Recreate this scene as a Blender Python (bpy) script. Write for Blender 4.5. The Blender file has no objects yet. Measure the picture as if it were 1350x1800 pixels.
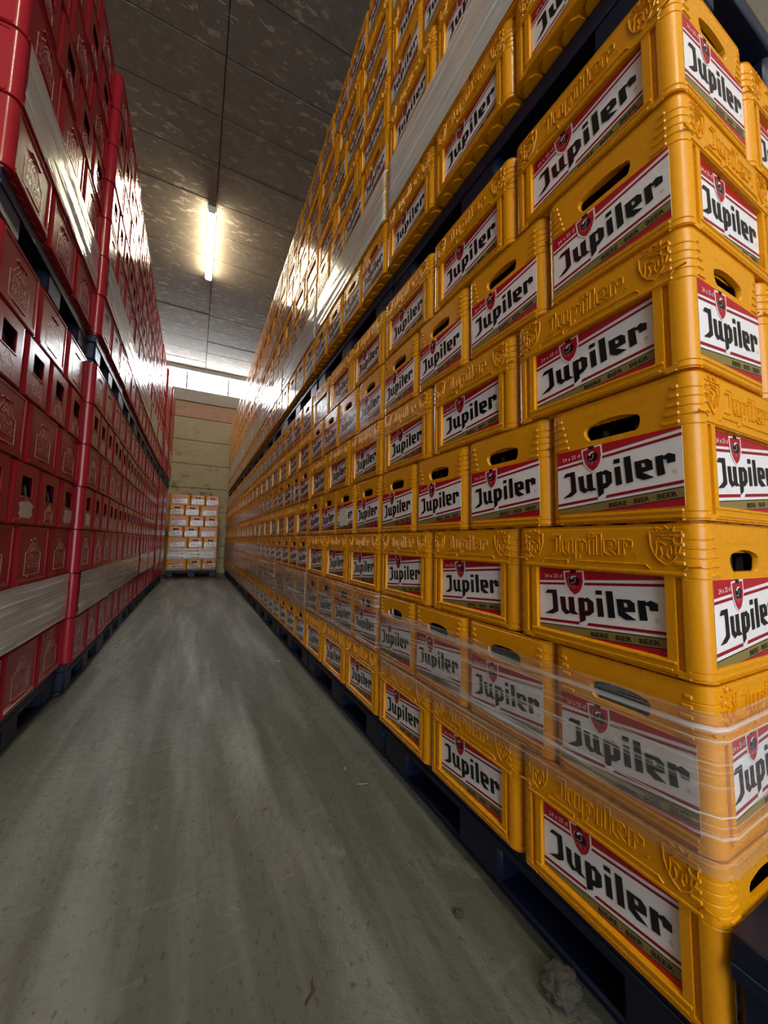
import bpy, bmesh, math, random
from mathutils import Vector, Matrix, noise
random.seed(7)
C = bpy.context.scene.collection
PI = math.pi

# ------------------------------------------------------------------ camera
cam_d = bpy.data.cameras.new('camera'); cam = bpy.data.objects.new('camera', cam_d); C.objects.link(cam)
cam_d.sensor_fit = 'HORIZONTAL'; cam_d.sensor_width = 36.0; cam_d.lens = 36.0*650/1350
cam_d.clip_start = 0.02; cam_d.clip_end = 200
yaw, pitch, roll = (math.radians(a) for a in (27.01, 4.81, 1.1))
fw = Vector((math.sin(yaw)*math.cos(pitch), math.cos(yaw)*math.cos(pitch), math.sin(pitch)))
rt = Vector((math.cos(yaw), -math.sin(yaw), 0)); up = rt.cross(fw)
r2 = rt*math.cos(roll)+up*math.sin(roll); u2 = up*math.cos(roll)-rt*math.sin(roll)
M = Matrix((r2, u2, -fw)).transposed().to_4x4(); M.translation = (0, 0, .945)
cam.matrix_world = M
bpy.context.scene.camera = cam

# ------------------------------------------------------------------ view, world (daylight outside the open end of the hall)
vs = bpy.context.scene.view_settings
vs.view_transform = 'Standard'; vs.look = 'None'; vs.gamma = 1; vs.use_curve_mapping = False
vs.exposure = 0.62
world = bpy.data.worlds.new('daylight'); bpy.context.scene.world = world; world.use_nodes = True
wn = world.node_tree.nodes; wl = world.node_tree.links
wn['Background'].inputs[0].default_value = (.80, .90, 1.0, 1); wn['Background'].inputs[1].default_value = 3.9
pd = bpy.data.lights.new('loading_door_daylight', 'AREA'); pd.shape = 'RECTANGLE'; pd.size = 3.6; pd.size_y = 4.4
pd.cycles.is_portal = True
po = bpy.data.objects.new('loading_door_daylight', pd); C.objects.link(po)
po.location = (0, -5.0, 2.3); po.rotation_euler = (PI/2, 0, PI)      # guides the sky light through the door opening
TUBE_W = 74.0       # emission of the LED tubes
PANE_W = 23.0       # emission of the daylit panes

# ------------------------------------------------------------------ layout (metres)
CEIL = 5.82; WALL_Y = 11.6; SIDE_X = 1.86; REAR_Y = -5.0
XR = .75            # aisle face of the yellow stacks
Y0 = .304           # near end of the yellow stacks
H = .268            # stacking height of a crate
P = .19             # pallet height
Z2 = P+7*H+P        # bottom of the upper crates
PL = 1.2            # pallet length
ORD = ['first', 'second', 'third', 'fourth', 'fifth', 'sixth', 'seventh', 'eighth', 'ninth', 'tenth']

# ------------------------------------------------------------------ helpers
def link(o, parent=None):
    C.objects.link(o)
    if parent is not None: o.parent = parent
    return o
def props(o, label=None, cat=None, group=None, kind=None):
    if label: o['label'] = label
    if cat: o['category'] = cat
    if group: o['group'] = group
    if kind: o['kind'] = kind
    return o
def mesh_of(bm, name, mats, smooth=None):
    me = bpy.data.meshes.new(name)
    bmesh.ops.recalc_face_normals(bm, faces=bm.faces[:])
    bm.to_mesh(me); bm.free()
    for m in (mats if isinstance(mats, (list, tuple)) else [mats]): me.materials.append(m)
    if smooth is not None:
        for p in me.polygons: p.use_smooth = True
        me.set_sharp_from_angle(angle=math.radians(smooth))
    return me
def obj(name, me, parent=None, loc=(0, 0, 0), rz=0.0):
    o = bpy.data.objects.new(name, me); o.location = loc; o.rotation_euler = (0, 0, rz)
    return link(o, parent)
def empty(name, loc=(0, 0, 0), rz=0.0):
    o = bpy.data.objects.new(name, None); o.location = loc; o.rotation_euler = (0, 0, rz); o.empty_display_size = .1
    return link(o)
def box(bm, x0, x1, y0, y1, z0, z1, bev=0.0, mi=0, seg=1):
    v = [bm.verts.new((x, y, z)) for z in (z0, z1) for y in (y0, y1) for x in (x0, x1)]
    fs = [bm.faces.new([v[i] for i in q]) for q in ((0, 2, 3, 1), (4, 5, 7, 6), (0, 1, 5, 4), (2, 6, 7, 3), (0, 4, 6, 2), (1, 3, 7, 5))]
    for f in fs: f.material_index = mi
    if bev:
        es = list({e for f in fs for e in f.edges})
        bmesh.ops.bevel(bm, geom=es, offset=bev, segments=seg, affect='EDGES', profile=.5)
def new_from_box(name, dims, mat, bev=.004):
    bm = bmesh.new(); box(bm, *dims, bev=bev); return mesh_of(bm, name, mat, 40)

# ------------------------------------------------------------------ materials
def mat(name):
    m = bpy.data.materials.new(name); m.use_nodes = True
    nt = m.node_tree
    return m, nt, nt.nodes['Principled BSDF']
def N(nt, t, **kw):
    n = nt.nodes.new(t)
    for k, v in kw.items():
        if k in n.inputs: n.inputs[k].default_value = v
        else: setattr(n, k, v)
    return n
def coords(nt, scale=(1, 1, 1), kind='Object'):
    tc = N(nt, 'ShaderNodeTexCoord'); mp = N(nt, 'ShaderNodeMapping'); mp.inputs['Scale'].default_value = scale
    nt.links.new(tc.outputs[kind], mp.inputs[0]); return mp.outputs[0]
def wcoords(nt, scale=(1, 1, 1)):
    g = N(nt, 'ShaderNodeNewGeometry'); mp = N(nt, 'ShaderNodeMapping'); mp.inputs['Scale'].default_value = scale
    nt.links.new(g.outputs['Position'], mp.inputs[0]); return mp.outputs[0]
def noise_tex(nt, vec, scale, detail=4, rough=.6, dist=0.0):
    n = N(nt, 'ShaderNodeTexNoise'); n.inputs['Scale'].default_value = scale; n.inputs['Detail'].default_value = detail
    n.inputs['Roughness'].default_value = rough; n.inputs['Distortion'].default_value = dist
    nt.links.new(vec, n.inputs['Vector']); return n.outputs['Fac']
def ramp(nt, fac, stops):
    r = N(nt, 'ShaderNodeValToRGB'); e = r.color_ramp.elements
    while len(e) < len(stops): e.new(.5)
    for i, (p, c) in enumerate(stops):
        e[i].position = p; e[i].color = c if len(c) == 4 else (*c, 1)
    nt.links.new(fac, r.inputs[0]); return r.outputs[0]
def mixc(nt, fac, a, b, mode='MIX'):
    n = N(nt, 'ShaderNodeMix'); n.data_type = 'RGBA'; n.blend_type = mode
    for s, v in ((0, fac), (6, a), (7, b)):
        if hasattr(v, 'links') or hasattr(v, 'is_linked'): nt.links.new(v, n.inputs[s])
        else: n.inputs[s].default_value = v if not isinstance(v, tuple) or len(v) == 4 else (*v, 1)
    return n.outputs[2]
def bump(nt, h, bsdf, strength=.2, dist=.002, prev=None):
    b = N(nt, 'ShaderNodeBump'); b.inputs['Strength'].default_value = strength; b.inputs['Distance'].default_value = dist
    nt.links.new(h, b.inputs['Height'])
    if prev is not None: nt.links.new(prev, b.inputs['Normal'])
    nt.links.new(b.outputs[0], bsdf.inputs['Normal']); return b.outputs[0]

def plastic(name, col, dark, rough, wave=.10, dirt=.5):
    m, nt, b = mat(name)
    v = wcoords(nt)
    n1 = noise_tex(nt, v, 3.1, 5, .65); n2 = noise_tex(nt, v, 38, 4, .7)
    c = mixc(nt, ramp(nt, n1, [(.36, (0, 0, 0)), (.75, (dirt, dirt, dirt))]), col, dark)
    c = mixc(nt, ramp(nt, n2, [(.60, (0, 0, 0)), (.85, (.22, .22, .22))]), c, tuple(x*.72 for x in dark))
    b.inputs['Specular IOR Level'].default_value = .38
    nt.links.new(c, b.inputs['Base Color'])
    nt.links.new(ramp(nt, n2, [(.3, (rough,)*3), (.95, (rough+.10,)*3)]), b.inputs['Roughness'])
    bump(nt, noise_tex(nt, wcoords(nt, (14, 14, 2.2)), 1.0, 2, .5), b, wave, .004)
    return m
M_yel = plastic('yellow_plastic', (.70, .272, .002), (.61, .228, .002), .24, .14)
M_red = plastic('dark_red_plastic', (.29, .012, .021), (.24, .010, .016), .15, .12)
M_blue = plastic('navy_plastic', (.006, .010, .032), (.004, .006, .014), .40, .1)
def flat(name, col, rough=.4, metal=0.0, dirt=None, wave=.2):
    m, nt, b = mat(name)
    b.inputs['Base Color'].default_value = (*col, 1); b.inputs['Roughness'].default_value = rough; b.inputs['Metallic'].default_value = metal
    if dirt:
        n = noise_tex(nt, wcoords(nt, (1, 1, 1)), 17, 6, .75, .4)
        nt.links.new(mixc(nt, ramp(nt, n, [(.56, (0, 0, 0)), (.78, (.75, .75, .75))]), col, dirt), b.inputs['Base Color'])
    bump(nt, noise_tex(nt, wcoords(nt, (14, 14, 2.2)), 1.0, 2, .5), b, wave, .004)
    return m
M_lw = flat('label_white', (.80, .73, .72), .12, dirt=(.50, .43, .40))
M_lr = flat('label_red', (.42, .008, .018), .12)
M_ld = flat('label_dark_red', (.26, .004, .016), .12)
M_lg = flat('label_gold', (.235, .165, .045), .12)
M_lk = flat('label_black', (.006, .006, .008), .12)
M_lgr = flat('label_grey', (.30, .26, .27), .12)
LAB = [M_lw, M_lr, M_ld, M_lg, M_lk, M_lgr]
M_print = flat('worn_pale_print', (.42, .20, .17), .3)
M_paper = flat('pale_paper', (.66, .62, .55), .55, dirt=(.42, .36, .30))
M_torn = flat('torn_label_beige', (.46, .37, .31), .4, dirt=(.25, .12, .10))

# ------------------------------------------------------------------ prototype geometry: crates
BV = .0014
def side_lines(feats, lo, hi, axis):
    s = {round(lo, 5), round(hi, 5)}
    for f in feats:
        a, b_ = (f[0], f[1]) if axis == 0 else (f[2], f[3])
        for q in (a, a+BV, b_-BV, b_):
            if lo < q < hi: s.add(round(q, 5))
    return s
def clean(s):
    out = []
    for q in sorted(s):
        if not out or q-out[-1] > .0004: out.append(q)
    return out
def depth(feats, u, z):
    d = 0.0
    for a, b_, c, e, q in feats:
        t = 2e-4
        if a+BV-t <= u <= b_-BV+t and c+BV-t <= z <= e-BV+t: d = q
    return d
def crate_body(name, L, W, Ht, r, longF, shortF, cornerF, hole, hole_rect, material, pads=(6, 4), simple=False, wall=(.003, .0085)):
    """A crate as a closed shell: four relief sides with rounded corners, open top with a rim, a floor with round bottle cups
    and grip holes through the short sides. Long sides face -Y / +Y, short sides -X / +X, origin at the centre of its underside."""
    bm = bmesh.new()
    hr = hole_rect
    zs = {0.0, Ht}
    zs |= side_lines(longF, 0, Ht, 1) | side_lines(shortF, 0, Ht, 1)
    zs |= side_lines([(0, 1, a, b_, d) for a, b_, d in cornerF], 0, Ht, 1)
    if hole: zs |= {hr[2], hr[3]}
    zs = clean(zs)
    def cd(z):
        d = 0.0
        for a, b_, q in cornerF:
            if a+BV-2e-4 <= z <= b_-BV+2e-4: d = q
        return d
    def side(o, ud, nd, length, feats, hole_here):
        us = side_lines(feats, r, length-r, 0)
        if hole_here: us |= {hr[0], hr[1]}
        us = clean(us | {r, r+.002, length-r-.002, length-r})
        g = []
        for z in zs:
            row = []
            for u in us:
                d = cd(z) if (u <= r+1e-6 or u >= length-r-1e-6) else depth(feats, u, z)
                row.append(bm.verts.new(o+ud*u-nd*d+Vector((0, 0, z))))
            g.append(row)
        for j in range(len(zs)-1):
            for i in range(len(us)-1):
                uc, zc = (us[i]+us[i+1])/2, (zs[j]+zs[j+1])/2
                if hole_here and hr[0] < uc < hr[1] and hr[2] < zc < hr[3]: continue
                bm.faces.new((g[j][i], g[j][i+1], g[j+1][i+1], g[j+1][i]))
        if hole_here:
            ia, ib = [k for k, u in enumerate(us) if abs(u-hr[0]) < 6e-4][0], [k for k, u in enumerate(us) if abs(u-hr[1]) < 6e-4][0]
            ja, jb = [k for k, z in enumerate(zs) if abs(z-hr[2]) < 6e-4][0], [k for k, z in enumerate(zs) if abs(z-hr[3]) < 6e-4][0]
            loop = [g[ja][i] for i in range(ia, ib)]+[g[j][ib] for j in range(ja, jb)]+[g[jb][i] for i in range(ib, ia, -1)]+[g[j][ia] for j in range(jb, ja, -1)]
            edges = []
            for k in range(len(loop)):
                a, b_ = loop[k], loop[(k+1) % len(loop)]
                edges.append(bm.edges.get((a, b_)) or bm.edges.new((a, b_)))
            cu = sum(h_[0] for h_ in hole)/len(hole); cz = sum(h_[1] for h_ in hole)/len(hole)
            rings = []
            for sc, dd in ((1.0, 0.0), (.97, wall[0]), (.955, wall[1])):
                rings.append([bm.verts.new(o+ud*(cu+(h_[0]-cu)*sc)-nd*dd+Vector((0, 0, cz+(h_[1]-cz)*sc))) for h_ in hole])
            n = len(hole)
            for k in range(n): edges.append(bm.edges.new((rings[0][k], rings[0][(k+1) % n])))
            bmesh.ops.triangle_fill(bm, edges=edges, use_beauty=True, use_dissolve=False, normal=nd)
            for q in range(2):
                for k in range(n):
                    bm.faces.new((rings[q][k], rings[q][(k+1) % n], rings[q+1][(k+1) % n], rings[q+1][k]))
        return g
    X, Y = Vector((1, 0, 0)), Vector((0, 1, 0))
    side(Vector((-L/2, -W/2, 0)), X, -Y, L, longF, False)
    side(Vector((L/2, W/2, 0)), -X, Y, L, longF, False)
    side(Vector((-L/2, W/2, 0)), -Y, -X, W, shortF, bool(hole))
    side(Vector((L/2, -W/2, 0)), Y, X, W, shortF, bool(hole))
    SEG = 3 if simple else 6
    for sx, sy, a0 in ((-1, -1, PI), (1, -1, 1.5*PI), (1, 1, 0), (-1, 1, .5*PI)):
        c = Vector((sx*(L/2-r), sy*(W/2-r), 0)); g = []
        for z in zs:
            g.append([bm.verts.new(c+Vector((math.cos(a0+k*PI/2/SEG), math.sin(a0+k*PI/2/SEG), 0))*(r-cd(z))+Vector((0, 0, z))) for k in range(SEG+1)])
        for j in range(len(zs)-1):
            for i in range(SEG): bm.faces.new((g[j][i], g[j][i+1], g[j+1][i+1], g[j+1][i]))
    bmesh.ops.remove_doubles(bm, verts=bm.verts[:], dist=2e-4)
    bot = [e for e in bm.edges if e.is_boundary and all(abs(v.co.z) < 1e-5 for v in e.verts)]
    ret = bmesh.ops.contextual_create(bm, geom=bot)
    top = [e for e in bm.edges if e.is_boundary and all(abs(v.co.z-Ht) < 1e-5 for v in e.verts)]
    ex = bmesh.ops.extrude_edge_only(bm, edges=top)
    vv = [g_ for g_ in ex['geom'] if isinstance(g_, bmesh.types.BMVert)]
    for v in vv: v.co.x *= 1-.024/L; v.co.y *= 1-.024/W
    ee = [g_ for g_ in ex['geom'] if isinstance(g_, bmesh.types.BMEdge)]
    ex = bmesh.ops.extrude_edge_only(bm, edges=ee)
    for v in ex['geom']:
        if isinstance(v, bmesh.types.BMVert): v.co.z -= .05
    if pads:
        px, py = pads
        for i in range(px):
            for j in range(py):
                cx, cy = (i+.5-px/2)*(L-.012)/px, (j+.5-py/2)*(W-.012)/py
                rr = .5*min((L-.012)/px, (W-.012)/py)*.94
                n = 10
                a = [bm.verts.new((cx+rr*math.cos(2*PI*k/n), cy+rr*math.sin(2*PI*k/n), 0.0)) for k in range(n)]
                b_ = [bm.verts.new((cx+rr*.96*math.cos(2*PI*k/n), cy+rr*.96*math.sin(2*PI*k/n), -.0055)) for k in range(n)]
                for k in range(n): bm.faces.new((a[k], a[(k+1) % n], b_[(k+1) % n], b_[k]))
                bm.faces.new(b_)
    return mesh_of(bm, name, material, 28)

CL, CW, CH = .397, .297, .2635
def sym(fs, L):     # mirrored copies of end features
    return fs+[(L-b_, L-a, c, d, e) for a, b_, c, d, e in fs]
tick = lambda z, L, w: sym([(.0, w, z, z+.0075, -.0022)], L)
longF = [(.045, CL-.045, .0, .0045, .004),
         (.060, CL-.060, .026, .171, .0085),                      # label pocket
         (.033, .046, .010, .170, .0065), (CL-.046, CL-.033, .010, .170, .0065)]
longF += [(.0, CL, .1715, .1785, -.0022)]                          # ledge over the pocket
longF += [(.0, CL, .2565, .2635, .0015)]
longF += [(.046, CL-.046, .0185, .0255, -.002), (.052, CL-.052, .0075, .0125, -.0015)]
for k, z in enumerate((.190, .206, .222, .238)): longF += tick(z, CL, .043)
shortF = [(.030, CW-.030, .0, .0045, .004), (.022, CW-.022, .0055, .0105, -.0015), (.022, CW-.022, .0150, .0210, -.002)]
shortF += [(.0, CW, .2565, .2635, .0015)]
for k, z in enumerate((.172, .188, .204, .220, .236)): shortF += tick(z, CW, .054-.004*k)
cornerF = [(.0, .0045, .003), (.012, .0165, .0016), (.1665, .1700, .0016), (.184, .1875, .0016), (.200, .2035, .0016), (.216, .2195, .0016), (.232, .2355, .0016), (.2565, .2635, .0018)]
hole = [(.1015, .1795), (.1985, .1795), (.2030, .184), (.2060, .195), (.2060, .2045), (.2010, .2105), (.185, .2150), (.168, .2180), (.1485, .219), (.129, .2180), (.112, .2150), (.096, .2105), (.0910, .2045), (.0910, .195), (.0970, .184)]
M_body = crate_body('yellow_crate_body', CL, CW, CH, .026, longF, shortF, cornerF, hole, (.078, .219, .1710, .2300), M_yel)

def prism(bm, pts, y0, y1, mi=0, holes=()):
    """Polygon in the face plane (u, v) raised from depth y0 to y1 (outwards is -Y), with a small chamfer."""
    loops = [pts]+list(holes)
    edges, tops = [], []
    for lp in loops:
        n = len(lp)
        a = [bm.verts.new((u, -y0, v)) for u, v in lp]; b_ = [bm.verts.new((u, -y1, v)) for u, v in lp]
        if y1 > y0:
            for k in range(n):
                f = bm.faces.new((a[k], a[(k+1) % n], b_[(k+1) % n], b_[k])); f.material_index = mi
        else:
            for v in a: bm.verts.remove(v)
        for k in range(n):
            e = bm.edges.get((b_[k], b_[(k+1) % n])) or bm.edges.new((b_[k], b_[(k+1) % n])); edges.append(e)
    res = bmesh.ops.triangle_fill(bm, edges=edges, use_beauty=True, use_dissolve=False, normal=(0, -1, 0))
    for f in res['geom']:
        if isinstance(f, bmesh.types.BMFace): f.material_index = mi
def stroke(pts, w, closed=False):
    """Outline of a thin band along a polyline, as quads."""
    n = len(pts); out = []
    seg = n if closed else n-1
    for k in range(seg):
        a, b_ = Vector(pts[k]), Vector(pts[(k+1) % n]); d = (b_-a)
        if d.length < 1e-6: continue
        d.normalize(); q = Vector((-d.y, d.x))*w/2; e = d*w*.3
        out.append([tuple(a-e-q), tuple(b_+e-q), tuple(b_+e+q), tuple(a-e+q)])
    return out
def ridge(bm, pts, w, h, closed=False):
    """A raised moulded line: slanted flanks meeting in a narrow flat crest."""
    n = len(pts)
    for k in range(n if closed else n-1):
        a, b_ = Vector(pts[k]), Vector(pts[(k+1) % n]); d = b_-a
        if d.length < 1e-6: continue
        d.normalize(); q = Vector((-d.y, d.x)); e = d*w*.35; a = a-e; b_ = b_+e; r = []
        for s_, y in ((-.5, .0005), (-.17, -h), (.17, -h), (.5, .0005)):
            r.append([bm.verts.new((p.x+q.x*w*s_, y, p.y+q.y*w*s_)) for p in (a, b_)])
        for i in range(3): bm.faces.new((r[i][0], r[i][1], r[i+1][1], r[i+1][0]))
        bm.faces.new([r[i][0] for i in range(4)]); bm.faces.new([r[i][1] for i in (3, 2, 1, 0)])
def text_polys(bm, s, height, width, x, y, ang, depth_, mi, bold=0.0):
    """Flat lettering laid on a face: (x, y) is its lower left corner."""
    cu = bpy.data.curves.new('lettering', 'FONT'); cu.body = s; cu.size = 1; cu.resolution_u = 2; cu.fill_mode = 'FRONT'; cu.offset = bold
    to = bpy.data.objects.new('lettering', cu); C.objects.link(to)
    dg = bpy.context.evaluated_depsgraph_get(); dg.update()
    me = bpy.data.meshes.new_from_object(to.evaluated_get(dg))
    xs = [v.co.x for v in me.vertices]; ys = [v.co.y for v in me.vertices]
    sx, sy = width/(max(xs)-min(xs)), height/(max(ys)-min(ys)); x0, y0 = min(xs), min(ys)
    ca, sa = math.cos(ang), math.sin(ang)
    vs_ = []
    for v in me.vertices:
        px, py = (v.co.x-x0)*sx, (v.co.y-y0)*sy
        vs_.append(bm.verts.new((x+px*ca-py*sa, -depth_, y+px*sa+py*ca)))
    for p in me.polygons:
        try:
            f = bm.faces.new([vs_[i] for i in p.vertices]); f.material_index = mi
        except ValueError: pass
    bpy.data.objects.remove(to); bpy.data.curves.remove(cu); bpy.data.meshes.remove(me)

# lettering of the label, measured on the photograph (metres on the crate's short face, from its left edge and base)
GL = dict(
 J=[(.027, .108), (.033, .117), (.056, .119), (.060, .072), (.058, .070), (.047, .063), (.025, .060), (.046, .074), (.047, .079), (.045, .109), (.039, .109)],
 u=[(.064, .105), (.077, .106), (.079, .080), (.086, .075), (.084, .107), (.097, .108), (.099, .078), (.108, .072), (.093, .070), (.088, .072), (.078, .067), (.068, .075)],
 p=[(.106, .108), (.118, .110), (.119, .108), (.127, .1115), (.139, .104), (.140, .083), (.130, .074), (.122, .072), (.122, .063), (.110, .055)],
 i=[(.145, .113), (.157, .114), (.160, .077), (.148, .075)], dot=[(.144, .129), (.156, .130), (.157, .121), (.144, .120)],
 l=[(.164, .130), (.177, .131), (.181, .079), (.168, .077)],
 e=[(.184, .117), (.208, .119), (.216, .113), (.217, .097), (.198, .094), (.219, .082), (.200, .079), (.187, .086)],
 r=[(.221, .120), (.234, .121), (.235, .118), (.243, .123), (.254, .118), (.254, .105), (.241, .104), (.240, .111), (.234, .113), (.237, .085), (.224, .083)])
HOLES = dict(p=[(.120, .102), (.126, .101), (.127, .084), (.121, .083)], e=[(.197, .112), (.203, .111), (.204, .104), (.198, .1035)])
SHIELD_O = [(.073, .1635), (.088, .1655), (.105, .1665), (.120, .1675), (.1215, .142), (.117, .128), (.111, .118), (.0995, .1105), (.087, .119), (.078, .132), (.075, .146)]
SHIELD_I = [(.0770, .1605), (.0900, .1625), (.104, .1635), (.1165, .1645), (.118, .143), (.1145, .129), (.109, .120), (.0995, .1135), (.0895, .121), (.0815, .134), (.0785, .146)]
CROWN = [(.089, .1675), (.103, .1678), (.1025, .161), (.0905, .1605)]
BULL = [(.0900, .154), (.104, .1535), (.111, .148), (.110, .139), (.107, .134), (.0915, .135), (.0870, .140), (.0875, .149)]
SW1 = [(.0905, .1475), (.0912, .1518), (.0960, .1545), (.103, .1545), (.103, .1525), (.0975, .1520), (.0948, .1495), (.0950, .1478)]
SW2 = [(.0990, .149), (.1012, .1496), (.1020, .144), (.1003, .140), (.0960, .1375), (.0900, .1385), (.0905, .1402), (.0955, .1395), (.0990, .1415), (.1001, .1445)]
def build_label(name, width, fine=True):
    k = width/.2535; c0 = .1385
    T = lambda ps: [((u-c0)*k, v) for u, v in ps]
    a, b_, lo, hi = .0118, .2652, .0255, .1675
    bm = bmesh.new(); z = lambda n: .0006+.00028*n
    def lay(ps, n, mi, holes=()): prism(bm, T(ps), z(n), z(n), mi, [T(h) for h in holes])
    prism(bm, T([(a, lo), (b_, lo), (b_, hi), (a, hi)]), 0, z(0), 0)
    lay([(a, .1365), (b_, .1620), (b_, hi), (a, hi)], 1, 1)
    lay([(a, .1265), (b_, .1500), (b_, .1555), (a, .1318)], 1, 2)
    lay([(a, .0420), (b_, .0650), (b_, .0710), (a, .0480)], 1, 2)
    lay([(.108, .0490), (.1215, .0490), (.129, .0605), (.1085, .0600)], 2, 0)          # white edge round the foot of the p
    lay([(a, lo), (.0915, lo), (b_, .0410), (b_, .0600), (a, .0362)], 1, 3)
    lay([(.1010, lo), (b_, lo), (b_, .0398)], 1, 1)
    lay([(.0915, lo), (.1010, lo), (b_, .0398), (b_, .0412)], 2, 4)
    lay([(a, .0345), (b_, .0583), (b_, .0600), (a, .0362)], 2, 4)
    for ch, ps in GL.items(): lay(ps, 3, 4, [HOLES[ch]] if ch in HOLES else ())
    lay(SHIELD_O, 3, 0); lay(SHIELD_I, 4, 1)
    lay(CROWN, 5, 4); lay(BULL, 5, 4); lay(SW1, 6, 0); lay(SW2, 6, 5)
    if fine:
        for s in [[(.0905, .1335), (.0918, .1290)], [(.0960, .1330), (.0962, .1260)], [(.1005, .1345), (.0990, .1280)], [(.1070, .1345), (.1085, .1300)],
                  [(.0880, .1530), (.0848, .1475), (.0846, .139), (.0862, .1310)]]:
            for q in stroke(s, .0011): lay(q, 6, 5)
        ang = math.radians(5.3)
        text_polys(bm, 'BIERE · BIER · BEER', .0092, .123*k, (.1325-c0)*k, .0318, ang, z(4), 4, .012)
        text_polys(bm, '24 x 25 cl', .0085, .044*k, (.0265-c0)*k, .1442, ang, z(4), 0)
        ring = [(.252+.0032*math.cos(t*PI/5), .088+.0032*math.sin(t*PI/5)) for t in range(10)]
        for q in stroke(ring, .0007, True): lay(q, 3, 5)
        text_polys(bm, 'R', .0034, .0026*k, (.2507-c0)*k, .0863, 0, z(3), 5)
    return mesh_of(bm, name, LAB)
LBL_S = build_label('label_short_side', .2500); LBL_L = build_label('label_long_side', .2710)
LBL_FAR = build_label('label_far', .2500, False)

def rot(ps, ang, s, cx, cy, ox, oy):
    ca, sa = math.cos(ang), math.sin(ang)
    return [(((u-cx)*ca-(v-cy)*sa)*s+ox, ((u-cx)*sa+(v-cy)*ca)*s+oy) for u, v in ps]
def emboss_word():
    bm = bmesh.new(); f = lambda ps: rot(ps, math.radians(-4.6), .80, .1405, .103, -.0045, .2265)
    for ch, ps in GL.items():
        prism(bm, f(ps), -.001, .0008, 0, [f(HOLES[ch])] if ch in HOLES else ())
        ridge(bm, f(ps), .0030, .0021, True)
        if ch in HOLES: ridge(bm, f(HOLES[ch]), .0024, .0021, True)
    d = [(.0935+.0022*math.cos(t*PI/3), .207+.0022*math.sin(t*PI/3)) for t in range(6)]; prism(bm, d, -.001, .0016)
    return mesh_of(bm, 'embossed_lettering', M_yel)
def add_lines(me):
    bm = bmesh.new(); bm.from_mesh(me); n0 = len(bm.verts)
    for s in ([(-.1195, .1835), (-.114, .1895), (-.052, .1895), (-.052, .1835)], [(-.043, .1835), (-.034, .1890), (.109, .1890), (.116, .1825)],
              [(.170, .1825), (.176, .1890), (.194, .1890)], [(-.194, .1890), (-.172, .1890), (-.165, .1835)]):
        ridge(bm, s, .0034, .0022)
    bm.verts.ensure_lookup_table(); new = bm.verts[n0:]
    for v in new: v.co.y -= CW/2
    d = bmesh.ops.duplicate(bm, geom=list(new)+[e for e in bm.edges if e.verts[0].index < 0 or e.verts[0] in set(new)]+[f for f in bm.faces if f.verts[0] in set(new)])
    for g_ in d['geom']:
        if isinstance(g_, bmesh.types.BMVert): g_.co.x *= -1; g_.co.y *= -1
    bm.normal_update(); bm.to_mesh(me); bm.free()
def emboss_crest():
    bm = bmesh.new()
    sh = [(-.0255, .0270), (.0255, .0270), (.0245, .004), (.019, -.013), (.011, -.024), (0, -.0315), (-.011, -.024), (-.019, -.013), (-.0245, .004)]
    bull = [(-.0165, -.0155), (-.0140, .0000), (-.0150, .0110), (-.0090, .0165), (.0030, .0155), (.0120, .0130), (.0160, .0030), (.0150, -.0080), (.0165, -.0165)]
    sts = [(sh, True), (bull, False), ([(.0125, .0130), (.0150, .0190), (.0080, .0215), (-.0020, .0200), (-.0095, .0215)], False),
           ([(-.0080, -.0010), (-.0055, -.0120), (-.0085, -.0185)], False), ([(.0040, -.0030), (.0015, -.0130), (.0045, -.0190)], False), ([(.0085, .0010), (.0090, -.0110)], False),
           ([(-.0110, .0085), (-.0050, .0075), (.0000, .0040)], False),
           ([(-.0125, .0300), (-.0145, .0355), (-.0060, .0318), (0, .0372), (.0060, .0318), (.0145, .0355), (.0125, .0300)], False)]
    for s, cl in sts:
        ridge(bm, s, .0028, .0022, cl)
    return mesh_of(bm, 'embossed_crest', M_yel)
EMB_W, EMB_C = emboss_word(), emboss_crest(); add_lines(M_body)

# red crates
rl = [(.040, CL-.040, .030, .250, .0035), (.040, CL-.040, .0, .0045, .004), (.030, CL-.030, .0065, .0235, -.0030), (.150, CL-.150, .200, .206, -.002), (.135, CL-.135, .036, .040, -.002)]
rl += [(.0, CL, .2565, .2635, .0030)]
rs = [(.034, CW-.034, .030, .250, .0030), (.034, CW-.034, .0, .0045, .004), (.026, CW-.026, .0065, .0235, -.0030), (.082, CW-.082, .1140, .1205, -.0035)]
rs += [(.0, CW, .2565, .2635, .0030)]
rc = [(.0, .0045, .003), (.2550, .2635, .0035)]
rhole = [(.0910, .1220), (.2060, .1220), (.2085, .126), (.2085, .2060), (.2040, .2105), (.0930, .2105), (.0885, .206), (.0885, .126)]
def red_body():
    # the grip panel is level with the recess, so the hole is cut through a panel at that depth
    shifted = [(a, b_, c, d, e) for a, b_, c, d, e in rs if not (a == .034 and c == .030)]
    return crate_body('red_crate_body', CL, CW, CH, .034, rl, shifted, rc, rhole, (.080, .217, .1200, .2180), M_red, wall=(.0012, .0030))
M_rbody = red_body()
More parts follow.
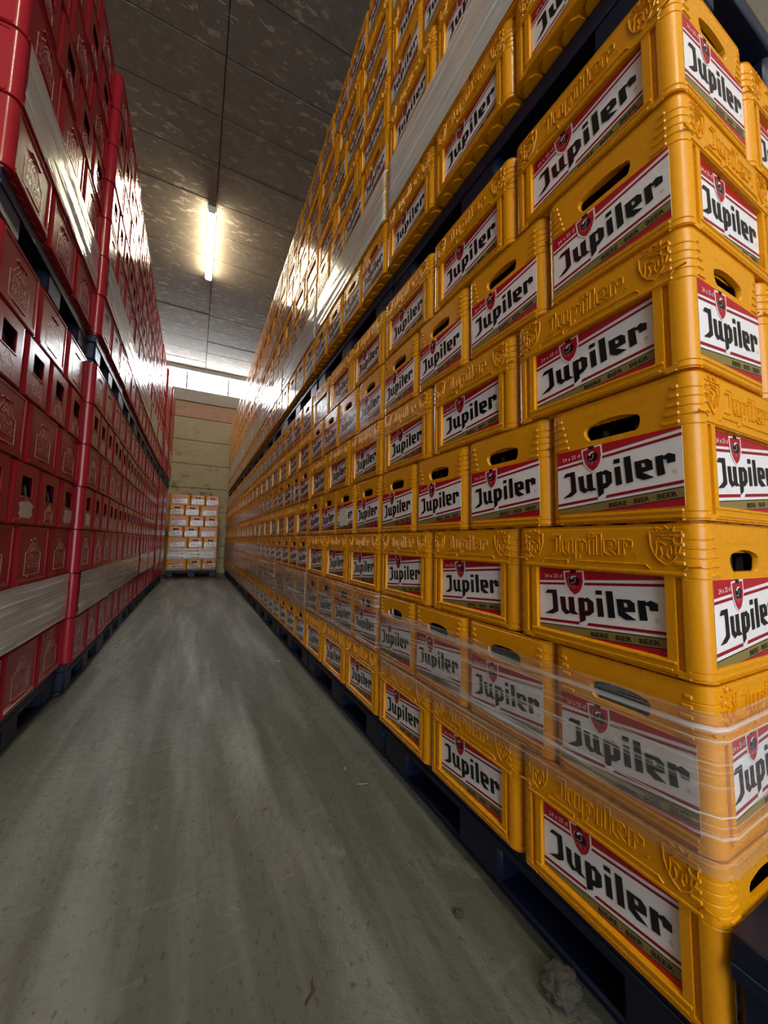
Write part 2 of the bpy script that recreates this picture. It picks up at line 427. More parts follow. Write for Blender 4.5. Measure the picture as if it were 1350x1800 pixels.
def red_logo(name, s):
    bm = bmesh.new()
    text_polys(bm, 'STELLA', .026*s, .125*s, -.0625*s, .112*s, 0, .0006, 0, .02)
    text_polys(bm, 'ARTOIS', .026*s, .140*s, -.0700*s, .072*s, 0, .0006, 0, .02)
    car = [(-.088, .046), (.088, .046), (.088, .142), (.060, .150), (.046, .172), (.028, .184), (.020, .200), (0, .212), (-.020, .200), (-.028, .184), (-.046, .172), (-.060, .150), (-.088, .142)]
    for q in stroke([(u*s, v*s) for u, v in car], .0042*s, True): prism(bm, [(u, v) for u, v in q], -.001, .0010)
    for q in stroke([(-.080*s, .104*s), (.080*s, .104*s)], .0030*s): prism(bm, q, -.001, .0008)
    for q in ([(-.035, .150), (0, .190), (.035, .150)], [(-.018, .150), (0, .168), (.018, .150)]):
        for t in stroke([(u*s, v*s) for u, v in q], .0050*s): prism(bm, t, -.001, .0008)
    return mesh_of(bm, name, M_print)
LOGO_L, LOGO_S = red_logo('logo_long', 1.0), red_logo('logo_short', .56)
def torn_mesh(seed, w, h):
    rnd = random.Random(seed); bm = bmesh.new(); pts = []
    for k in range(14):
        t = 2*PI*k/14; q = .72+.28*rnd.random()
        pts.append((max(-1, min(1, 1.25*math.cos(t)))*w/2*q, max(-1, min(1, 1.25*math.sin(t)))*h/2*q))
    prism(bm, pts, 0, .0012)
    return mesh_of(bm, 'torn_sticker', M_torn)

M_bottle = flat('brown_bottle_glass', (.012, .006, .003), .12)
def bottles_mesh():
    bm = bmesh.new(); n = 8
    for i in range(6):
        for j in range(4):
            cx, cy = (i-2.5)*.062, (j-1.5)*.066; rs = []
            for r_, z in ((.029, .006), (.029, .125), (.024, .150), (.014, .185), (.0135, .232), (.0, .233)):
                rs.append([bm.verts.new((cx+max(r_, .002)*math.cos(2*PI*k/n), cy+max(r_, .002)*math.sin(2*PI*k/n), z)) for k in range(n)])
            for a, b_ in zip(rs, rs[1:]):
                for k in range(n): bm.faces.new((a[k], a[(k+1) % n], b_[(k+1) % n], b_[k]))
    return mesh_of(bm, 'bottles', M_bottle, 40)
BOTTLES = bottles_mesh()
# ------------------------------------------------------------------ crates as things
yellow_bodies = []; FACE_L = CW/2; FACE_S = CL/2
def front_parts(root, face, fine=True):
    """Printed label (and relief) on the named face of a yellow crate."""
    if face == 'long':
        obj('label', LBL_L, root, (0, -FACE_L+.0085, 0))
        obj('embossed_lettering', EMB_W, root, (0, -FACE_L, 0))
        obj('embossed_crest', EMB_C, root, (-.1430, -FACE_L, .2215)); obj('embossed_crest', EMB_C, root, (.1430, -FACE_L, .2215))
    else:
        s = -1 if face == 'short' else 1
        obj('label', LBL_S if fine else LBL_FAR, root, (s*FACE_S, 0, 0), -PI/2 if s < 0 else PI/2)
def yellow_crate(loc, rz, faces, label, group, sx=1.0):
    o = empty('yellow_crate', loc, rz)
    if sx != 1: o.scale = (sx, 1, 1) if abs(math.sin(rz)) < .5 else (1, sx, 1)
    obj('crate_body', M_body, o)
    for f in faces: front_parts(o, f)
    if any(f != 'long' for f in faces): obj('bottles', BOTTLES, o)['kind'] = 'stuff'
    return props(o, label, 'crate', group)
def jit(a): return random.uniform(-a, a)

def word_n(i): return ORD[i]
GY = 'yellow crates stacked along the right side'
stuff_y = []          # (loc, rz, kind) of the far crates
def yellow_stack(n, level):
    zb = P if level == 0 else Z2
    lv = 'lower' if level == 0 else 'upper'
    y0 = Y0+n*PL
    if level == 0: emb_first = n < 2
    else: emb_first = n < 1
    for row in range(7):
        emb = (row % 2 == 0) == emb_first
        z = zb+row*H
        cnt, w = (3, .4) if emb else (4, .3)
        for c in range(cnt):
            y = y0+(c+.5)*w
            x = XR+(CW if emb else CL)/2+jit(.0022)
            individual = n < 5 or (n == 5 and level == 0)
            if not individual:
                stuff_y.append((x, y, z, -PI/2 if emb else 0.0, emb)); continue
            kind = 'yellow crate with embossed band' if emb else 'yellow crate with handle hole'
            label = f'{kind}, {ORD[c]} from near end, {ORD[row]} row up, {ORD[n]} {lv} stack'
            faces = ['long'] if emb else ['short']
            if n == 0 and c == 0: faces.append('short_back' if emb else 'long')
            o = yellow_crate((x, y+jit(.001), z), (-PI/2 if emb else 0)+jit(.003), faces, label, GY)
            if level == 0 and (n, row, c) in ((1, 3, 1), (2, 4, 1)):
                s = obj('torn_sticker', torn_mesh(3, .17 if n == 1 else .07, .11 if n == 1 else .15), o, (-FACE_S-.002, .02, .095), -PI/2); s['label'] = 'white torn sticker'; s.data.materials[0] = M_paper

# ------------------------------------------------------------------ pallets
def bmbox(*a, **k):
    bm = bmesh.new(); box(bm, *a, **k); return bm
PH = P-.0065
def deck_mesh():
    bm = bmesh.new()
    box(bm, -.600, .600, -.5, .5, PH-.045, PH, .004)
    for k in range(2):
        y = -.5 if k == 0 else .5
        box(bm, -.600, .600, y-.004, y+.004, PH-.062, PH-.040, .002)
    return mesh_of(bm, 'pallet_deck', M_blue, 40)
DECK = deck_mesh()
FOOT = mesh_of(bmbox(-.092, .092, -.074, .074, .022, PH-.044, bev=.012), 'pallet_foot', M_blue, 40)
SKID = mesh_of(bmbox(-.595, .595, -.062, .062, 0, .0225, bev=.006), 'pallet_skid', M_blue, 40)
M_tag = flat('pallet_tag_grey', (.22, .27, .31), .35)
def pallet(loc, rz, label, group, sx=1.0, sy=1.0):
    o = empty('plastic_pallet', loc, rz); o.scale = (sx, sy, 1)
    obj('deck', DECK, o)
    for x in (-.505, 0, .505):
        for y in (-.425, 0, .425): obj('foot', FOOT, o, (x, y, 0))
    for y in (-.425, 0, .425): obj('skid', SKID, o, (0, y, 0))
    return props(o, label, 'pallet', group)

# ------------------------------------------------------------------ stretch wrap
def film_material(name, body, streak, tint, rough):
    m = bpy.data.materials.new(name); m.use_nodes = True; nt = m.node_tree; nt.nodes.clear()
    out = N(nt, 'ShaderNodeOutputMaterial'); tr = N(nt, 'ShaderNodeBsdfTransparent'); pr = N(nt, 'ShaderNodeBsdfPrincipled')
    pr.inputs['Base Color'].default_value = (*tint, 1); pr.inputs['Roughness'].default_value = rough
    pr.inputs['Specular IOR Level'].default_value = .8
    mx = N(nt, 'ShaderNodeMixShader')
    tc = N(nt, 'ShaderNodeTexCoord')
    def uvn(sc, det, dist=0.0):
        mp = N(nt, 'ShaderNodeMapping'); mp.inputs['Scale'].default_value = sc; mp.inputs['Rotation'].default_value = (0, 0, .035)
        nt.links.new(tc.outputs['UV'], mp.inputs[0]); return noise_tex(nt, mp.outputs[0], 1.0, det, .6, dist)
    a = uvn((1.1, 30, 1), 4, .25); b_ = uvn((.5, 85, 1), 3); c = uvn((2.2, 5, 1), 3)
    f1 = ramp(nt, a, [(.56, (0, 0, 0)), (.69, (streak,)*3)]); f2 = ramp(nt, b_, [(.56, (0, 0, 0)), (.66, (streak*.8,)*3)])  # wrinkle streaks; their whiteness also stands in for lamp glints
    f3 = ramp(nt, c, [(.3, (body*.85,)*3), (.75, (body*1.12,)*3)])
    s = N(nt, 'ShaderNodeMath', operation='MAXIMUM'); nt.links.new(f1, s.inputs[0]); nt.links.new(f2, s.inputs[1])
    t = N(nt, 'ShaderNodeMath', operation='ADD', use_clamp=True); nt.links.new(s.outputs[0], t.inputs[0]); nt.links.new(f3, t.inputs[1])
    nt.links.new(t.outputs[0], mx.inputs[0]); nt.links.new(tr.outputs[0], mx.inputs[1]); nt.links.new(pr.outputs[0], mx.inputs[2])
    bp = N(nt, 'ShaderNodeBump'); bp.inputs['Strength'].default_value = .55; bp.inputs['Distance'].default_value = .006
    nt.links.new(a, bp.inputs['Height']); nt.links.new(bp.outputs[0], pr.inputs['Normal'])
    gl = N(nt, 'ShaderNodeBsdfGlossy'); gl.inputs['Roughness'].default_value = rough; nt.links.new(bp.outputs[0], gl.inputs['Normal'])
    fr = N(nt, 'ShaderNodeFresnel'); fr.inputs['IOR'].default_value = 1.45; nt.links.new(bp.outputs[0], fr.inputs['Normal'])
    fm = N(nt, 'ShaderNodeMath', operation='MULTIPLY'); fm.inputs[1].default_value = .45; nt.links.new(fr.outputs[0], fm.inputs[0])
    m2 = N(nt, 'ShaderNodeMixShader'); nt.links.new(fm.outputs[0], m2.inputs[0]); nt.links.new(mx.outputs[0], m2.inputs[1]); nt.links.new(gl.outputs[0], m2.inputs[2])
    nt.links.new(m2.outputs[0], out.inputs[0]); return m
M_film = film_material('clear_stretch_film', .07, .70, (.90, .87, .84), .10)
M_film2 = film_material('cloudy_stretch_film', .30, .65, (.86, .80, .77), .16)
M_film3 = film_material('white_layered_film', .58, .55, (.97, .94, .90), .12)
def wrap_band(name, path, z0, z1, seed, material, label, group, slope=0.0, step=.03, amp=.0035):
    """A wrinkled sheet of film following a path of (x, y) round the load."""
    pts = []; s = 0.0
    for (ax, ay), (bx, by) in zip(path, path[1:]):
        d = math.hypot(bx-ax, by-ay); n = max(1, int(d/step))
        for k in range(n): pts.append((ax+(bx-ax)*k/n, ay+(by-ay)*k/n, s+d*k/n))
        s += d
    pts.append((*path[-1], s)); nz = 16
    bm = bmesh.new(); uvl = bm.loops.layers.uv.new('UVMap'); g = []; uvs = {}
    for i, (x, y, t) in enumerate(pts):
        a = pts[max(0, i-1)]; b_ = pts[min(len(pts)-1, i+1)]; tx, ty = b_[0]-a[0], b_[1]-a[1]; l = math.hypot(tx, ty) or 1
        nx, ny = -ty/l, tx/l
        row = []
        for j in range(nz+1):
            q = j/nz
            w = noise.noise(Vector((t*1.6, q*11, seed*7.3)))*amp+noise.noise(Vector((t*.9, q*26, seed*3.1)))*amp*.6
            e0 = .010*noise.noise(Vector((t*2.1, 3, seed))) if q > .5 else .012*noise.noise(Vector((t*1.7, 9, seed)))
            v = bm.verts.new((x+nx*(w+amp), y+ny*(w+amp), z0+(z1-z0)*q+e0+slope*t)); uvs[v] = (t+seed*5.7, z0+(z1-z0)*q); row.append(v)
        g.append(row)
    for i in range(len(pts)-1):
        for j in range(nz):
            f = bm.faces.new((g[i][j], g[i][j+1], g[i+1][j+1], g[i+1][j])); f.smooth = True
            for lp in f.loops: lp[uvl].uv = uvs[lp.vert]
    me = bpy.data.meshes.new(name); bm.to_mesh(me); bm.free(); me.materials.append(material)
    o = obj(name, me); return props(o, label, 'stretch wrap', group)

# ================================================================== SETTING
def concrete(name, c1, c2, c3, patch=(.45, .40, .36), patch_amt=.6, rough=.8, pscale=(1, 1, 1), pt=.585, band=(.42, .60)):
    m, nt, b = mat(name)
    v = wcoords(nt)
    n1 = noise_tex(nt, v, 1.3, 6, .62); n2 = noise_tex(nt, v, 9, 6, .7)
    c = mixc(nt, ramp(nt, n1, [(.3, (0, 0, 0)), (.7, (1, 1, 1))]), c1, c2)
    c = mixc(nt, ramp(nt, n2, [(.4, (0, 0, 0)), (.75, (.8, .8, .8))]), c, c3)
    vp = wcoords(nt, pscale)
    pa = noise_tex(nt, vp, 2.2, 8, .66, .35); pb = noise_tex(nt, v, .55, 3, .5)
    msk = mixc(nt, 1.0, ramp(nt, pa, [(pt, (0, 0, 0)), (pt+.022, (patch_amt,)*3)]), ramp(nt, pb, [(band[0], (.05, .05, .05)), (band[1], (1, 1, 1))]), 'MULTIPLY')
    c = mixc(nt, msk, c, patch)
    nt.links.new(c, b.inputs['Base Color']); b.inputs['Roughness'].default_value = rough
    bump(nt, n2, b, .35, .008)
    return m
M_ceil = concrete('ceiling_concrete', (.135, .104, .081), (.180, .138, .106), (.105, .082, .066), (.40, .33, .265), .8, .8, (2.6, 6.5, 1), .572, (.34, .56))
M_wall = concrete('wall_concrete', (.52, .44, .275), (.43, .365, .22), (.56, .49, .32), (.12, .10, .07), .75, .8, (1.5, 1, 3.0), .575, (.36, .56))
M_wall_top = concrete('wall_concrete_reflected_light', (.54, .335, .225), (.47, .28, .18), (.56, .37, .26), (.20, .15, .11), .35, .8, (1, 1, 2))  # reflected light on the upper panels put into the pinkish base colour
M_sill = concrete('pale_sill_concrete', (.46, .42, .36), (.40, .36, .31), (.50, .46, .40), (.3, .27, .22), .2, .7)
M_side = concrete('side_wall_concrete', (.25, .22, .17), (.20, .18, .14), (.28, .25, .2))
def floor_material():
    m, nt, b = mat('worn_concrete_floor')
    v = wcoords(nt); vl = wcoords(nt, (3.4, .33, 1)); vl2 = wcoords(nt, (11, .5, 1)); vx = wcoords(nt, (1.2, 7, 1))
    n1 = noise_tex(nt, v, 1.4, 7, .65); n2 = noise_tex(nt, v, 26, 6, .75); ln = noise_tex(nt, vl, 1.2, 5, .6, .25); l2 = noise_tex(nt, vl2, 1.0, 4, .6, .1); nx = noise_tex(nt, vx, 3, 5, .7, .3)
    c = mixc(nt, ramp(nt, n1, [(.3, (0, 0, 0)), (.72, (1, 1, 1))]), (.066, .063, .046), (.098, .094, .072))
    c = mixc(nt, ramp(nt, ln, [(.45, (0, 0, 0)), (.70, (.75, .75, .75))]), c, (.245, .245, .220))  # worn lanes, lightened further in colour for the window's reflected sheen
    c = mixc(nt, ramp(nt, l2, [(.60, (0, 0, 0)), (.72, (.55, .55, .55))]), c, (.040, .038, .030))
    c = mixc(nt, ramp(nt, nx, [(.60, (0, 0, 0)), (.70, (.4, .4, .4))]), c, (.21, .205, .175))
    c = mixc(nt, ramp(nt, n2, [(.60, (0, 0, 0)), (.72, (.5, .5, .5))]), c, (.050, .047, .037))
    sp = noise_tex(nt, wcoords(nt, (2.3, 1.5, 1)), 1.7, 9, .72, .5); gate = noise_tex(nt, v, 1.1, 2, .5)
    c = mixc(nt, mixc(nt, 1.0, ramp(nt, sp, [(.585, (0, 0, 0)), (.63, (.6, .6, .6))]), ramp(nt, gate, [(.48, (0, 0, 0)), (.58, (1, 1, 1))]), 'MULTIPLY'), c, (.30, .285, .235))
    tr = N(nt, 'ShaderNodeTexWave'); tr.wave_type = 'BANDS'; tr.bands_direction = 'X'; tr.inputs['Scale'].default_value = .55; tr.inputs['Distortion'].default_value = 5; tr.inputs['Detail'].default_value = 3; tr.inputs['Detail Scale'].default_value = .6
    nt.links.new(wcoords(nt, (1, .12, 1)), tr.inputs['Vector'])
    brk = noise_tex(nt, wcoords(nt, (5, .7, 1)), 1.3, 3, .6)
    c = mixc(nt, mixc(nt, 1.0, ramp(nt, tr.outputs['Fac'], [(.945, (0, 0, 0)), (.995, (.5, .5, .5))]), ramp(nt, brk, [(.46, (0, 0, 0)), (.60, (1, 1, 1))]), 'MULTIPLY'), c, (.030, .028, .022))
    pit = noise_tex(nt, wcoords(nt, (1, .55, 1)), 55, 3, .6)
    c = mixc(nt, ramp(nt, pit, [(.60, (0, 0, 0)), (.68, (.75, .75, .75))]), c, (.035, .032, .026))
    nt.links.new(c, b.inputs['Base Color'])
    r = mixc(nt, ramp(nt, ln, [(.38, (0, 0, 0)), (.68, (1, 1, 1))]), (.58, .58, .58), (.25, .25, .25))
    r = mixc(nt, ramp(nt, n2, [(.45, (0, 0, 0)), (.7, (.6, .6, .6))]), r, (.75, .75, .75))
    nt.links.new(r, b.inputs['Roughness'])
    p = bump(nt, n2, b, .55, .006); bump(nt, noise_tex(nt, v, 9, 6, .75), b, .40, .016, p)
    return m
M_floor = floor_material()

def structure(o): o['kind'] = 'structure'; return o
bm = bmesh.new(); box(bm, -SIDE_X-.2, SIDE_X+.2, REAR_Y, WALL_Y+.3, -.15, 0); fl = structure(obj('floor', mesh_of(bm, 'floor', M_floor)))
# ceiling: slabs laid across, one row each side of the middle joint
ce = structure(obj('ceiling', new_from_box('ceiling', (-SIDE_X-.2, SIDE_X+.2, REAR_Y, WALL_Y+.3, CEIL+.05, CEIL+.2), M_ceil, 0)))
slab = {}
for s in (-1, 1):
    x0, x1 = (-SIDE_X-.15, .014) if s < 0 else (.026, SIDE_X+.15)
    bm = bmesh.new(); box(bm, x0, x1, -.3005, .3005, 0, .05, bev=.005); slab[s] = mesh_of(bm, 'ceiling_panel', M_ceil)
y = 4.36-.607*15+.3035
while y < WALL_Y-.1:
    for s in (-1, 1):
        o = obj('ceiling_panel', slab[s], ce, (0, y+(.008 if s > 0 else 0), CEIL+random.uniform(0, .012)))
    y += .607
# side walls
for nm, x0, x1 in (('wall_left', -SIDE_X-.2, -SIDE_X), ('wall_right', SIDE_X, SIDE_X+.2)):
    structure(obj(nm, new_from_box(nm, (x0, x1, REAR_Y, WALL_Y+.2, 0, CEIL+.05), M_side, 0)))
# back wall of stacked concrete panels, window strip over it
bw = structure(obj('wall_back', new_from_box('wall_back', (-SIDE_X, SIDE_X, WALL_Y+.06, WALL_Y+.2, 0, 4.84), M_wall, 0)))
zc = [0.0, .44, 1.10, 1.73, 2.39, 3.06, 3.74, 4.39, 4.84]
for k, (a, b_) in enumerate(zip(zc, zc[1:])):
    bm = bmesh.new(); box(bm, -SIDE_X, SIDE_X, 0, .06, 0, b_-a-.014, bev=.010)
    obj('wall_panel', mesh_of(bm, 'wall_panel', M_wall_top if a > 4.3 else M_wall), bw, (0, WALL_Y+random.uniform(0, .006), a))
structure(obj('trim_1', new_from_box('trim_1', (-SIDE_X, SIDE_X, WALL_Y-.03, WALL_Y+.2, 4.84, 5.19), M_sill, .012)))
structure(obj('trim_2', new_from_box('trim_2', (-SIDE_X, SIDE_X, WALL_Y-.10, WALL_Y+.2, 5.70, CEIL+.06), M_sill, .012)))
M_pane = bpy.data.materials.new('daylit_glass'); M_pane.use_nodes = True
nt = M_pane.node_tree; nt.nodes.clear(); e = N(nt, 'ShaderNodeEmission', Color=(.90, .96, 1, 1), Strength=PANE_W); oo = N(nt, 'ShaderNodeOutputMaterial'); nt.links.new(e.outputs[0], oo.inputs[0])
M_frame = flat('grey_window_frame', (.42, .44, .45), .5)
bm = bmesh.new()
box(bm, -SIDE_X, SIDE_X, WALL_Y+.02, WALL_Y+.08, 5.19, 5.215, .004); box(bm, -SIDE_X, SIDE_X, WALL_Y+.02, WALL_Y+.08, 5.68, 5.70, .004)
mull = [-1.52, -.435, .655, 1.75]
for x in mull: box(bm, x-.024, x+.024, WALL_Y+.00, WALL_Y+.08, 5.21, 5.685, .004)
win = structure(obj('window_1', mesh_of(bm, 'window_1', M_frame, 40)))
for a, b_ in zip([-SIDE_X]+mull, mull+[SIDE_X]):
    if b_-a > .1: obj('window_pane', new_from_box('window_pane', (a+.012, b_-.012, WALL_Y+.045, WALL_Y+.055, 5.21, 5.685), M_pane, 0), win)

# LED tubes under the ceiling
M_tube = bpy.data.materials.new('led_tube_glow'); M_tube.use_nodes = True
nt = M_tube.node_tree; nt.nodes.clear(); e = N(nt, 'ShaderNodeEmission', Color=(1, .90, .62, 1), Strength=TUBE_W); oo = N(nt, 'ShaderNodeOutputMaterial'); nt.links.new(e.outputs[0], oo.inputs[0])
M_white = flat('white_metal', (.7, .7, .66), .4)
def led_tube(loc, label):
    o = empty('ceiling_tube_light', loc)
    obj('housing', new_from_box('tube_housing', (-.05, .05, -.80, .80, .055, .10), M_white, .006), o)
    bm = bmesh.new(); n = 14; r = .034
    rings = []; r = .042
    for yy, rr in ((-.785, .018), (-.775, r), (.775, r), (.785, .018)):
        rings.append([bm.verts.new((rr*1.25*math.cos(2*PI*k/n), yy, .03+rr*math.sin(2*PI*k/n))) for k in range(n)])
    for q in range(3):
        for k in range(n): bm.faces.new((rings[q][k], rings[q][(k+1) % n], rings[q+1][(k+1) % n], rings[q+1][k]))
    bm.faces.new(rings[0]); bm.faces.new(rings[3])
    obj('diffuser', mesh_of(bm, 'tube_diffuser', M_tube, 40), o)
    for yy in (-.79, .79): obj('end_cap', new_from_box('tube_end_cap', (-.05, .05, yy-.012, yy+.012, -.008, .075), M_white, .005), o)
    return props(o, label, 'light', 'ceiling tube lights')
led_tube((-.034, 6.45, CEIL-.105), 'glowing warm white tube light under the concrete ceiling above the aisle')
led_tube((-.034, -1.4, CEIL-.105), 'added tube light under the ceiling above the near end, behind the viewer')  # unseen tube, added to light the near stack and floor
led_tube((-.034, -3.6, CEIL-.105), 'added tube light under the ceiling nearest the open loading door')  # added out of view for more light from behind

# ================================================================== RIGHT: yellow stacks
for n in range(9):
    for level in (0, 1):
        z = 0 if level == 0 else P+7*H-.004
        yc = Y0+(n+.5)*PL
        lab = f'dark blue plastic pallet on the floor under the {ORD[n]} lower yellow stack' if level == 0 else f'dark blue plastic pallet between lower and upper crates of the {ORD[n]} yellow stack'
        pallet((XR+.035+.5+jit(.006), yc, z), PI/2, lab, 'blue pallets under the yellow stacks', sx=.995)
        yellow_stack(n, level)
for row in range(7):                                                   # second column of the near end
    emb = row % 2 == 1                                                 # seen from the near end
    z = P+row*H
    if row % 2 == 0:
        o = yellow_crate((XR+.3+.2, Y0+CW/2, z), 0, ['long'], f'yellow crate behind the near corner crate, {ORD[row]} row up, embossed side facing out', GY)
    else:
        o = yellow_crate((XR+.4+.15, Y0+CL/2, z), PI/2, ['short'], f'yellow crate behind the near corner crate, {ORD[row]} row up, handle side facing out', GY)

for k in range(2):
    pallet((XR+.004+.5, .3015-.6, k*(PH+.002)), PI/2, f'{"lower" if k == 0 else "upper"} empty dark pallet stacked on the floor before the near corner', 'empty pallets before the near corner')

# far yellow crates: past the three hundred that are built one by one
def joined(name, items, mats, label, cat, group):
    verts, faces, mi, sm = [], [], [], []
    for me, mtx, off in items:
        b0 = len(verts); verts += [tuple(mtx @ v.co) for v in me.vertices]
        for p in me.polygons: faces.append([b0+i for i in p.vertices]); mi.append(p.material_index+off)
    me = bpy.data.meshes.new(name); me.from_pydata(verts, [], faces)
    for m in mats: me.materials.append(m)
    me.polygons.foreach_set('material_index', mi); me.update()
    return props(obj(name, me), label, cat, group, 'stuff')
lowL = [(.060, CL-.060, .026, .171, .0085), (0, CL, .1715, .1785, -.0022)]
lowS = [(.022, CW-.022, .0150, .0210, -.002)]
hole_lo = [(.1015, .1795), (.1985, .1795), (.2060, .195), (.2010, .2105), (.1485, .219), (.096, .2105), (.0910, .195)]
LOW = crate_body('yellow_crate_far', CL, CW, CH, .026, lowL, lowS, [(.2565, .2635, .0018)], hole_lo, (.078, .219, .1710, .2300), M_yel, None, True)
items = []
for x, y, z, rz, emb in stuff_y:
    T = Matrix.Translation((x, y, z)) @ Matrix.Rotation(rz, 4, 'Z')
    items.append((LOW, T, 0))
    if emb: items.append((LBL_FAR, T @ Matrix.Translation((0, -FACE_L+.0085, 0)) @ Matrix.Diagonal((1.08, 1, 1, 1)), 1))
    else: items.append((LBL_FAR, T @ Matrix.Translation((-FACE_S, 0, 0)) @ Matrix.Rotation(-PI/2, 4, 'Z'), 1))
joined('far_yellow_crates', items, [M_yel]+LAB, 'far run of small yellow crates on the right, beyond the fifth stack', 'crates', 'yellow crates far down the right side')

# wraps of the right side
GW = 'stretch wrap bands on the yellow stacks'
for n in range(9):
    ya, yb = Y0+n*PL, Y0+(n+1)*PL
    x = XR-.002
    if n == 0:
        path = [(XR+.97, ya-.006), (XR+.03, ya-.006), (XR+.008, ya+.002), (x-.003, ya+.03), (x, yb-.022), (XR+.02, yb+.0)]
        zlo = (.462, .712); sl = -.028
    else:
        path = [(XR+.02, ya+.002), (x, ya+.022), (x, yb-.022), (XR+.02, yb)]; zlo = (.455, .725); sl = -.01
    m = M_film if n < 2 else M_film2
    wrap_band('stretch_wrap', path, *zlo, n+1, m, f'clear stretch wrap band round the second row of the {ORD[n]} lower yellow stack', GW, sl)
    wrap_band('stretch_wrap', path, Z2+.275, Z2+.545, n+31, M_film3, f'white stretch wrap band round the second row of the {ORD[n]} upper yellow stack', GW, 0)

# ================================================================== LEFT: red stacks
GR = 'dark red crates stacked along the left side'
stuff_r = []
YL0 = 2.885
RP = .985
left_x = [(-.662, -.655), (-.622, -.612), (-.632, -.622), (-.638, -.628), (-.632, -.625), (-.628, -.618), (-.612, -.588), (-.600, -.565)]
def red_crate(loc, rz, sxy, plain, label, torn=None):
    o = empty('red_crate', loc, rz); o.scale = sxy
    obj('crate_body', M_rbody, o)
    if plain: obj('printed_logo', LOGO_L, o, (0, -CW/2+.0035, 0))
    else:
        obj('printed_logo', LOGO_S, o, (-CL/2, 0, -.006), -PI/2); obj('bottles', BOTTLES, o)['kind'] = 'stuff'
    if torn:
        s = obj('torn_sticker', torn_mesh(torn, .15, .085), o, (-CL/2-.002, 0, .066), -PI/2); s['label'] = 'pale torn sticker'
    return props(o, label, 'crate', GR)
for n in range(8):
    ya = YL0-1.2 if n == 0 else YL0+(n-1)*RP
    ln = 1.2 if n == 0 else RP
    k = ln/1.2
    for level in (0, 1):
        zb = P if level == 0 else Z2; lv = 'lower' if level == 0 else 'upper'
        xf = left_x[n][level]
        z = 0 if level == 0 else P+7*H-.004
        lab = f'dark blue plastic pallet on the floor under the {ORD[n]} lower red stack' if level == 0 else f'dark blue plastic pallet between lower and upper crates of the {ORD[n]} red stack'
        pallet((xf-.022-.5, ya+ln/2, z), PI/2, lab, 'blue pallets under the red stacks', sx=k*.985)
        for row in range(7):
            plain = row % 2 == 0
            cnt = 3 if plain else 4; w = ln/cnt
            for c in range(cnt):
                y = ya+(c+.5)*w; x = xf-(CW if plain else CL)/2+jit(.0025); zz = zb+row*H
                rz = PI/2 if plain else PI
                s = (k, 1, 1) if plain else (1, k, 1)
                if n >= 6: stuff_r.append((x, y, zz, rz, s, plain)); continue
                kind = 'dark red crate with logo panel' if plain else 'dark red crate with square hole'
                torn = {(0, 3, 3): 5, (1, 3, 0): 6, (0, 3, 1): 8}.get((n, row, c)) if level == 0 else None
                red_crate((x, y, zz), rz+jit(.003), s, plain, f'{kind}, {ORD[c]} from near end, {ORD[row]} row up, {ORD[n]} {lv} stack', torn)
        path = [(xf+.004, ya+ln-.035), (xf+.004, ya+.037)]
        wrap_band('stretch_wrap', path, zb+.278, zb+.540, n*2+level+71, M_film3,
                  f'{"cloudy" if level == 0 else "white"} stretch wrap band round the second row of the {ORD[n]} {lv} red stack', 'stretch wrap bands on the red stacks', 0)
LOWR = crate_body('red_crate_far', CL, CW, CH, .034, [(.040, CL-.040, .030, .250, .0035)], [(.026, CW-.026, .0065, .0235, -.003)], [(.255, .2635, .0035)], [rhole[i] for i in (0, 1, 3, 5)], (.080, .217, .1200, .2180), M_red, None, True)
items = []
for x, y, z, rz, s, plain in stuff_r:
    items.append((LOWR, Matrix.Translation((x, y, z)) @ Matrix.Rotation(rz, 4, 'Z') @ Matrix.Diagonal((*s, 1)), 0))
joined('far_red_crates', items, [M_red], 'far run of bright red crates on the left, beyond the sixth stack', 'crates', 'red crates far down the left side')

# ================================================================== far end: lone pallet of yellow crates
BX, BY, BS = -.025, 10.45, 1.125
pallet((BX, BY+.55, 0), PI/2, 'grey blue plastic pallet under the lone yellow stack at the far end', 'blue pallets under the yellow stacks', sx=.9, sy=BS)
for row in range(7):
    long_first = row % 2 == 0
    z = P+row*H
    ws = [.4, .3, .3] if long_first else [.3, .3, .4]
    x = -.5
    for c, w in enumerate(ws):
        xc = BX+(x+w/2)*BS; x += w
        where = ('left', 'middle', 'right')[c]
        if w > .35: yellow_crate((xc, BY+CW/2, z), 0, ['long'], f'small yellow crate, {where} of {ORD[row]} row up, lone far stack', 'yellow crates of the lone far stack', BS)
        else: yellow_crate((xc, BY+CL/2, z), PI/2, ['short'], f'small yellow crate, {where} of {ORD[row]} row up, lone far stack', 'yellow crates of the lone far stack', BS)
wrap_band('stretch_wrap', [(BX+.555, BY+.05), (BX+.555, BY-.006), (BX-.555, BY-.006), (BX-.555, BY+.05)], .46, .73, 99, M_film2, 'stretch wrap band round the second row of the lone far yellow stack', GW, 0)

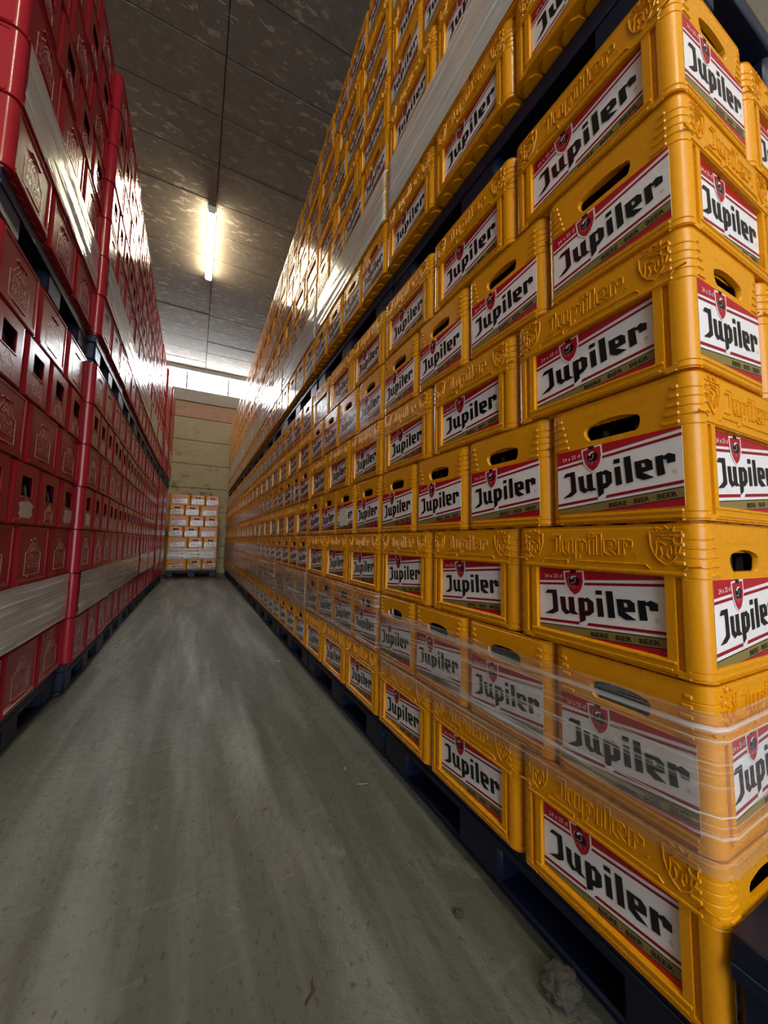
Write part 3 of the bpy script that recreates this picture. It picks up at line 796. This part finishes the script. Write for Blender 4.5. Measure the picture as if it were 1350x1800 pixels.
# ================================================================== litter on the floor
M_lint = flat('grey_lint', (.050, .043, .034), .95, dirt=(.022, .019, .015)); M_wood = flat('splinter_wood', (.30, .24, .15), .8); M_leaf = flat('dry_leaf', (.10, .075, .04), .8)
def lump(name, r, seed, material, flatten=.45):
    bm = bmesh.new(); bmesh.ops.create_icosphere(bm, subdivisions=5, radius=r)
    for v in bm.verts:
        d = v.co.normalized(); q = 1+.35*noise.noise(d*1.9+Vector((seed, 0, 0)))+.10*noise.noise(d*6+Vector((0, seed, 0)))+.06*noise.noise(d*15)
        v.co = d*r*q*(1+.05*noise.noise(d*31)); v.co.z *= flatten
    zm = min(v.co.z for v in bm.verts)
    for v in bm.verts: v.co.z -= zm
    return mesh_of(bm, name, material, 60)
props(obj('dust_clump', lump('dust_clump', .036, 4, M_lint, .6), None, (.742, .590, 0)), 'grey fluffy dust clump against the near pallet', 'dust clump')
props(obj('dust_clump', lump('dust_clump_small', .012, 9, M_lint, .5), None, (.655, .820, 0)), 'small pale crumb of dust on the floor before the first stack', 'dust clump')
def scrap(name, loc, l, w, rz, material, label, cat, curl=.25, seed=1):
    bm = bmesh.new(); n = 8; rows = []
    for i in range(n+1):
        t = i/n-.5; z = .0015+curl*l*(t*t)+.0008*noise.noise(Vector((i*.7, seed, 0)))
        ww = w*(1-abs(t)**2*2.6)*(.8+.3*noise.noise(Vector((i*.9, seed*3, 1)))); off = .12*l*noise.noise(Vector((i*.33, seed*2, 2)))
        rows.append([bm.verts.new((l*t, off-ww/2, z)), bm.verts.new((l*t, off, z+w*.12)), bm.verts.new((l*t, off+ww/2, z))])
    for i in range(n):
        for j in range(2): bm.faces.new((rows[i][j], rows[i+1][j], rows[i+1][j+1], rows[i][j+1]))
    bmesh.ops.solidify(bm, geom=bm.faces[:], thickness=.0008)
    zm = min(v.co.z for v in bm.verts)
    for v in bm.verts: v.co.z -= zm
    o = obj(name, mesh_of(bm, name, material, 60), None, loc, rz); return props(o, label, cat)
scrap('wood_splinter', (.183, 1.425, 0), .060, .006, 1.0, M_wood, 'thin brown wood splinter in the middle of the floor', 'splinter', .05, 2)
scrap('dry_leaf', (.268, .825, 0), .050, .010, .9, M_leaf, 'curled dry leaf strip on the floor nearest the viewer', 'leaf', .5, 3)
scrap('wood_splinter', (.286, 1.120, 0), .042, .006, .15, M_wood, 'pale slanted wood splinter on the floor near the first yellow stack', 'splinter', .08, 4)
scrap('paper_scrap', (.640, 1.400, 0), .045, .006, -.3, M_paper, 'white paper scrap on the floor before the second stack', 'paper', .15, 5)
scrap('paper_scrap', (.615, 1.520, 0), .022, .005, 1.1, M_paper, 'tiny white paper scrap just beyond the longer white scrap', 'paper', .2, 6)
scrap('dry_leaf', (-.070, 1.56, 0), .030, .006, 1.3, M_leaf, 'small dark curled bit on the left of the floor', 'leaf', .3, 7)
scrap('dry_leaf', (.275, 1.42, 0), .034, .010, .2, M_leaf, 'dark flattened leaf right of the brown splinter', 'leaf', .1, 8)
scrap('paper_scrap', (.640, 3.05, 0), .040, .020, .5, M_paper, 'white folded scrap beside the third yellow pallet', 'paper', .4, 9)
scrap('wood_splinter', (.42, 2.02, 0), .055, .004, .0, M_leaf, 'dark thin stick lying crosswise before the second stack', 'splinter', .05, 10)
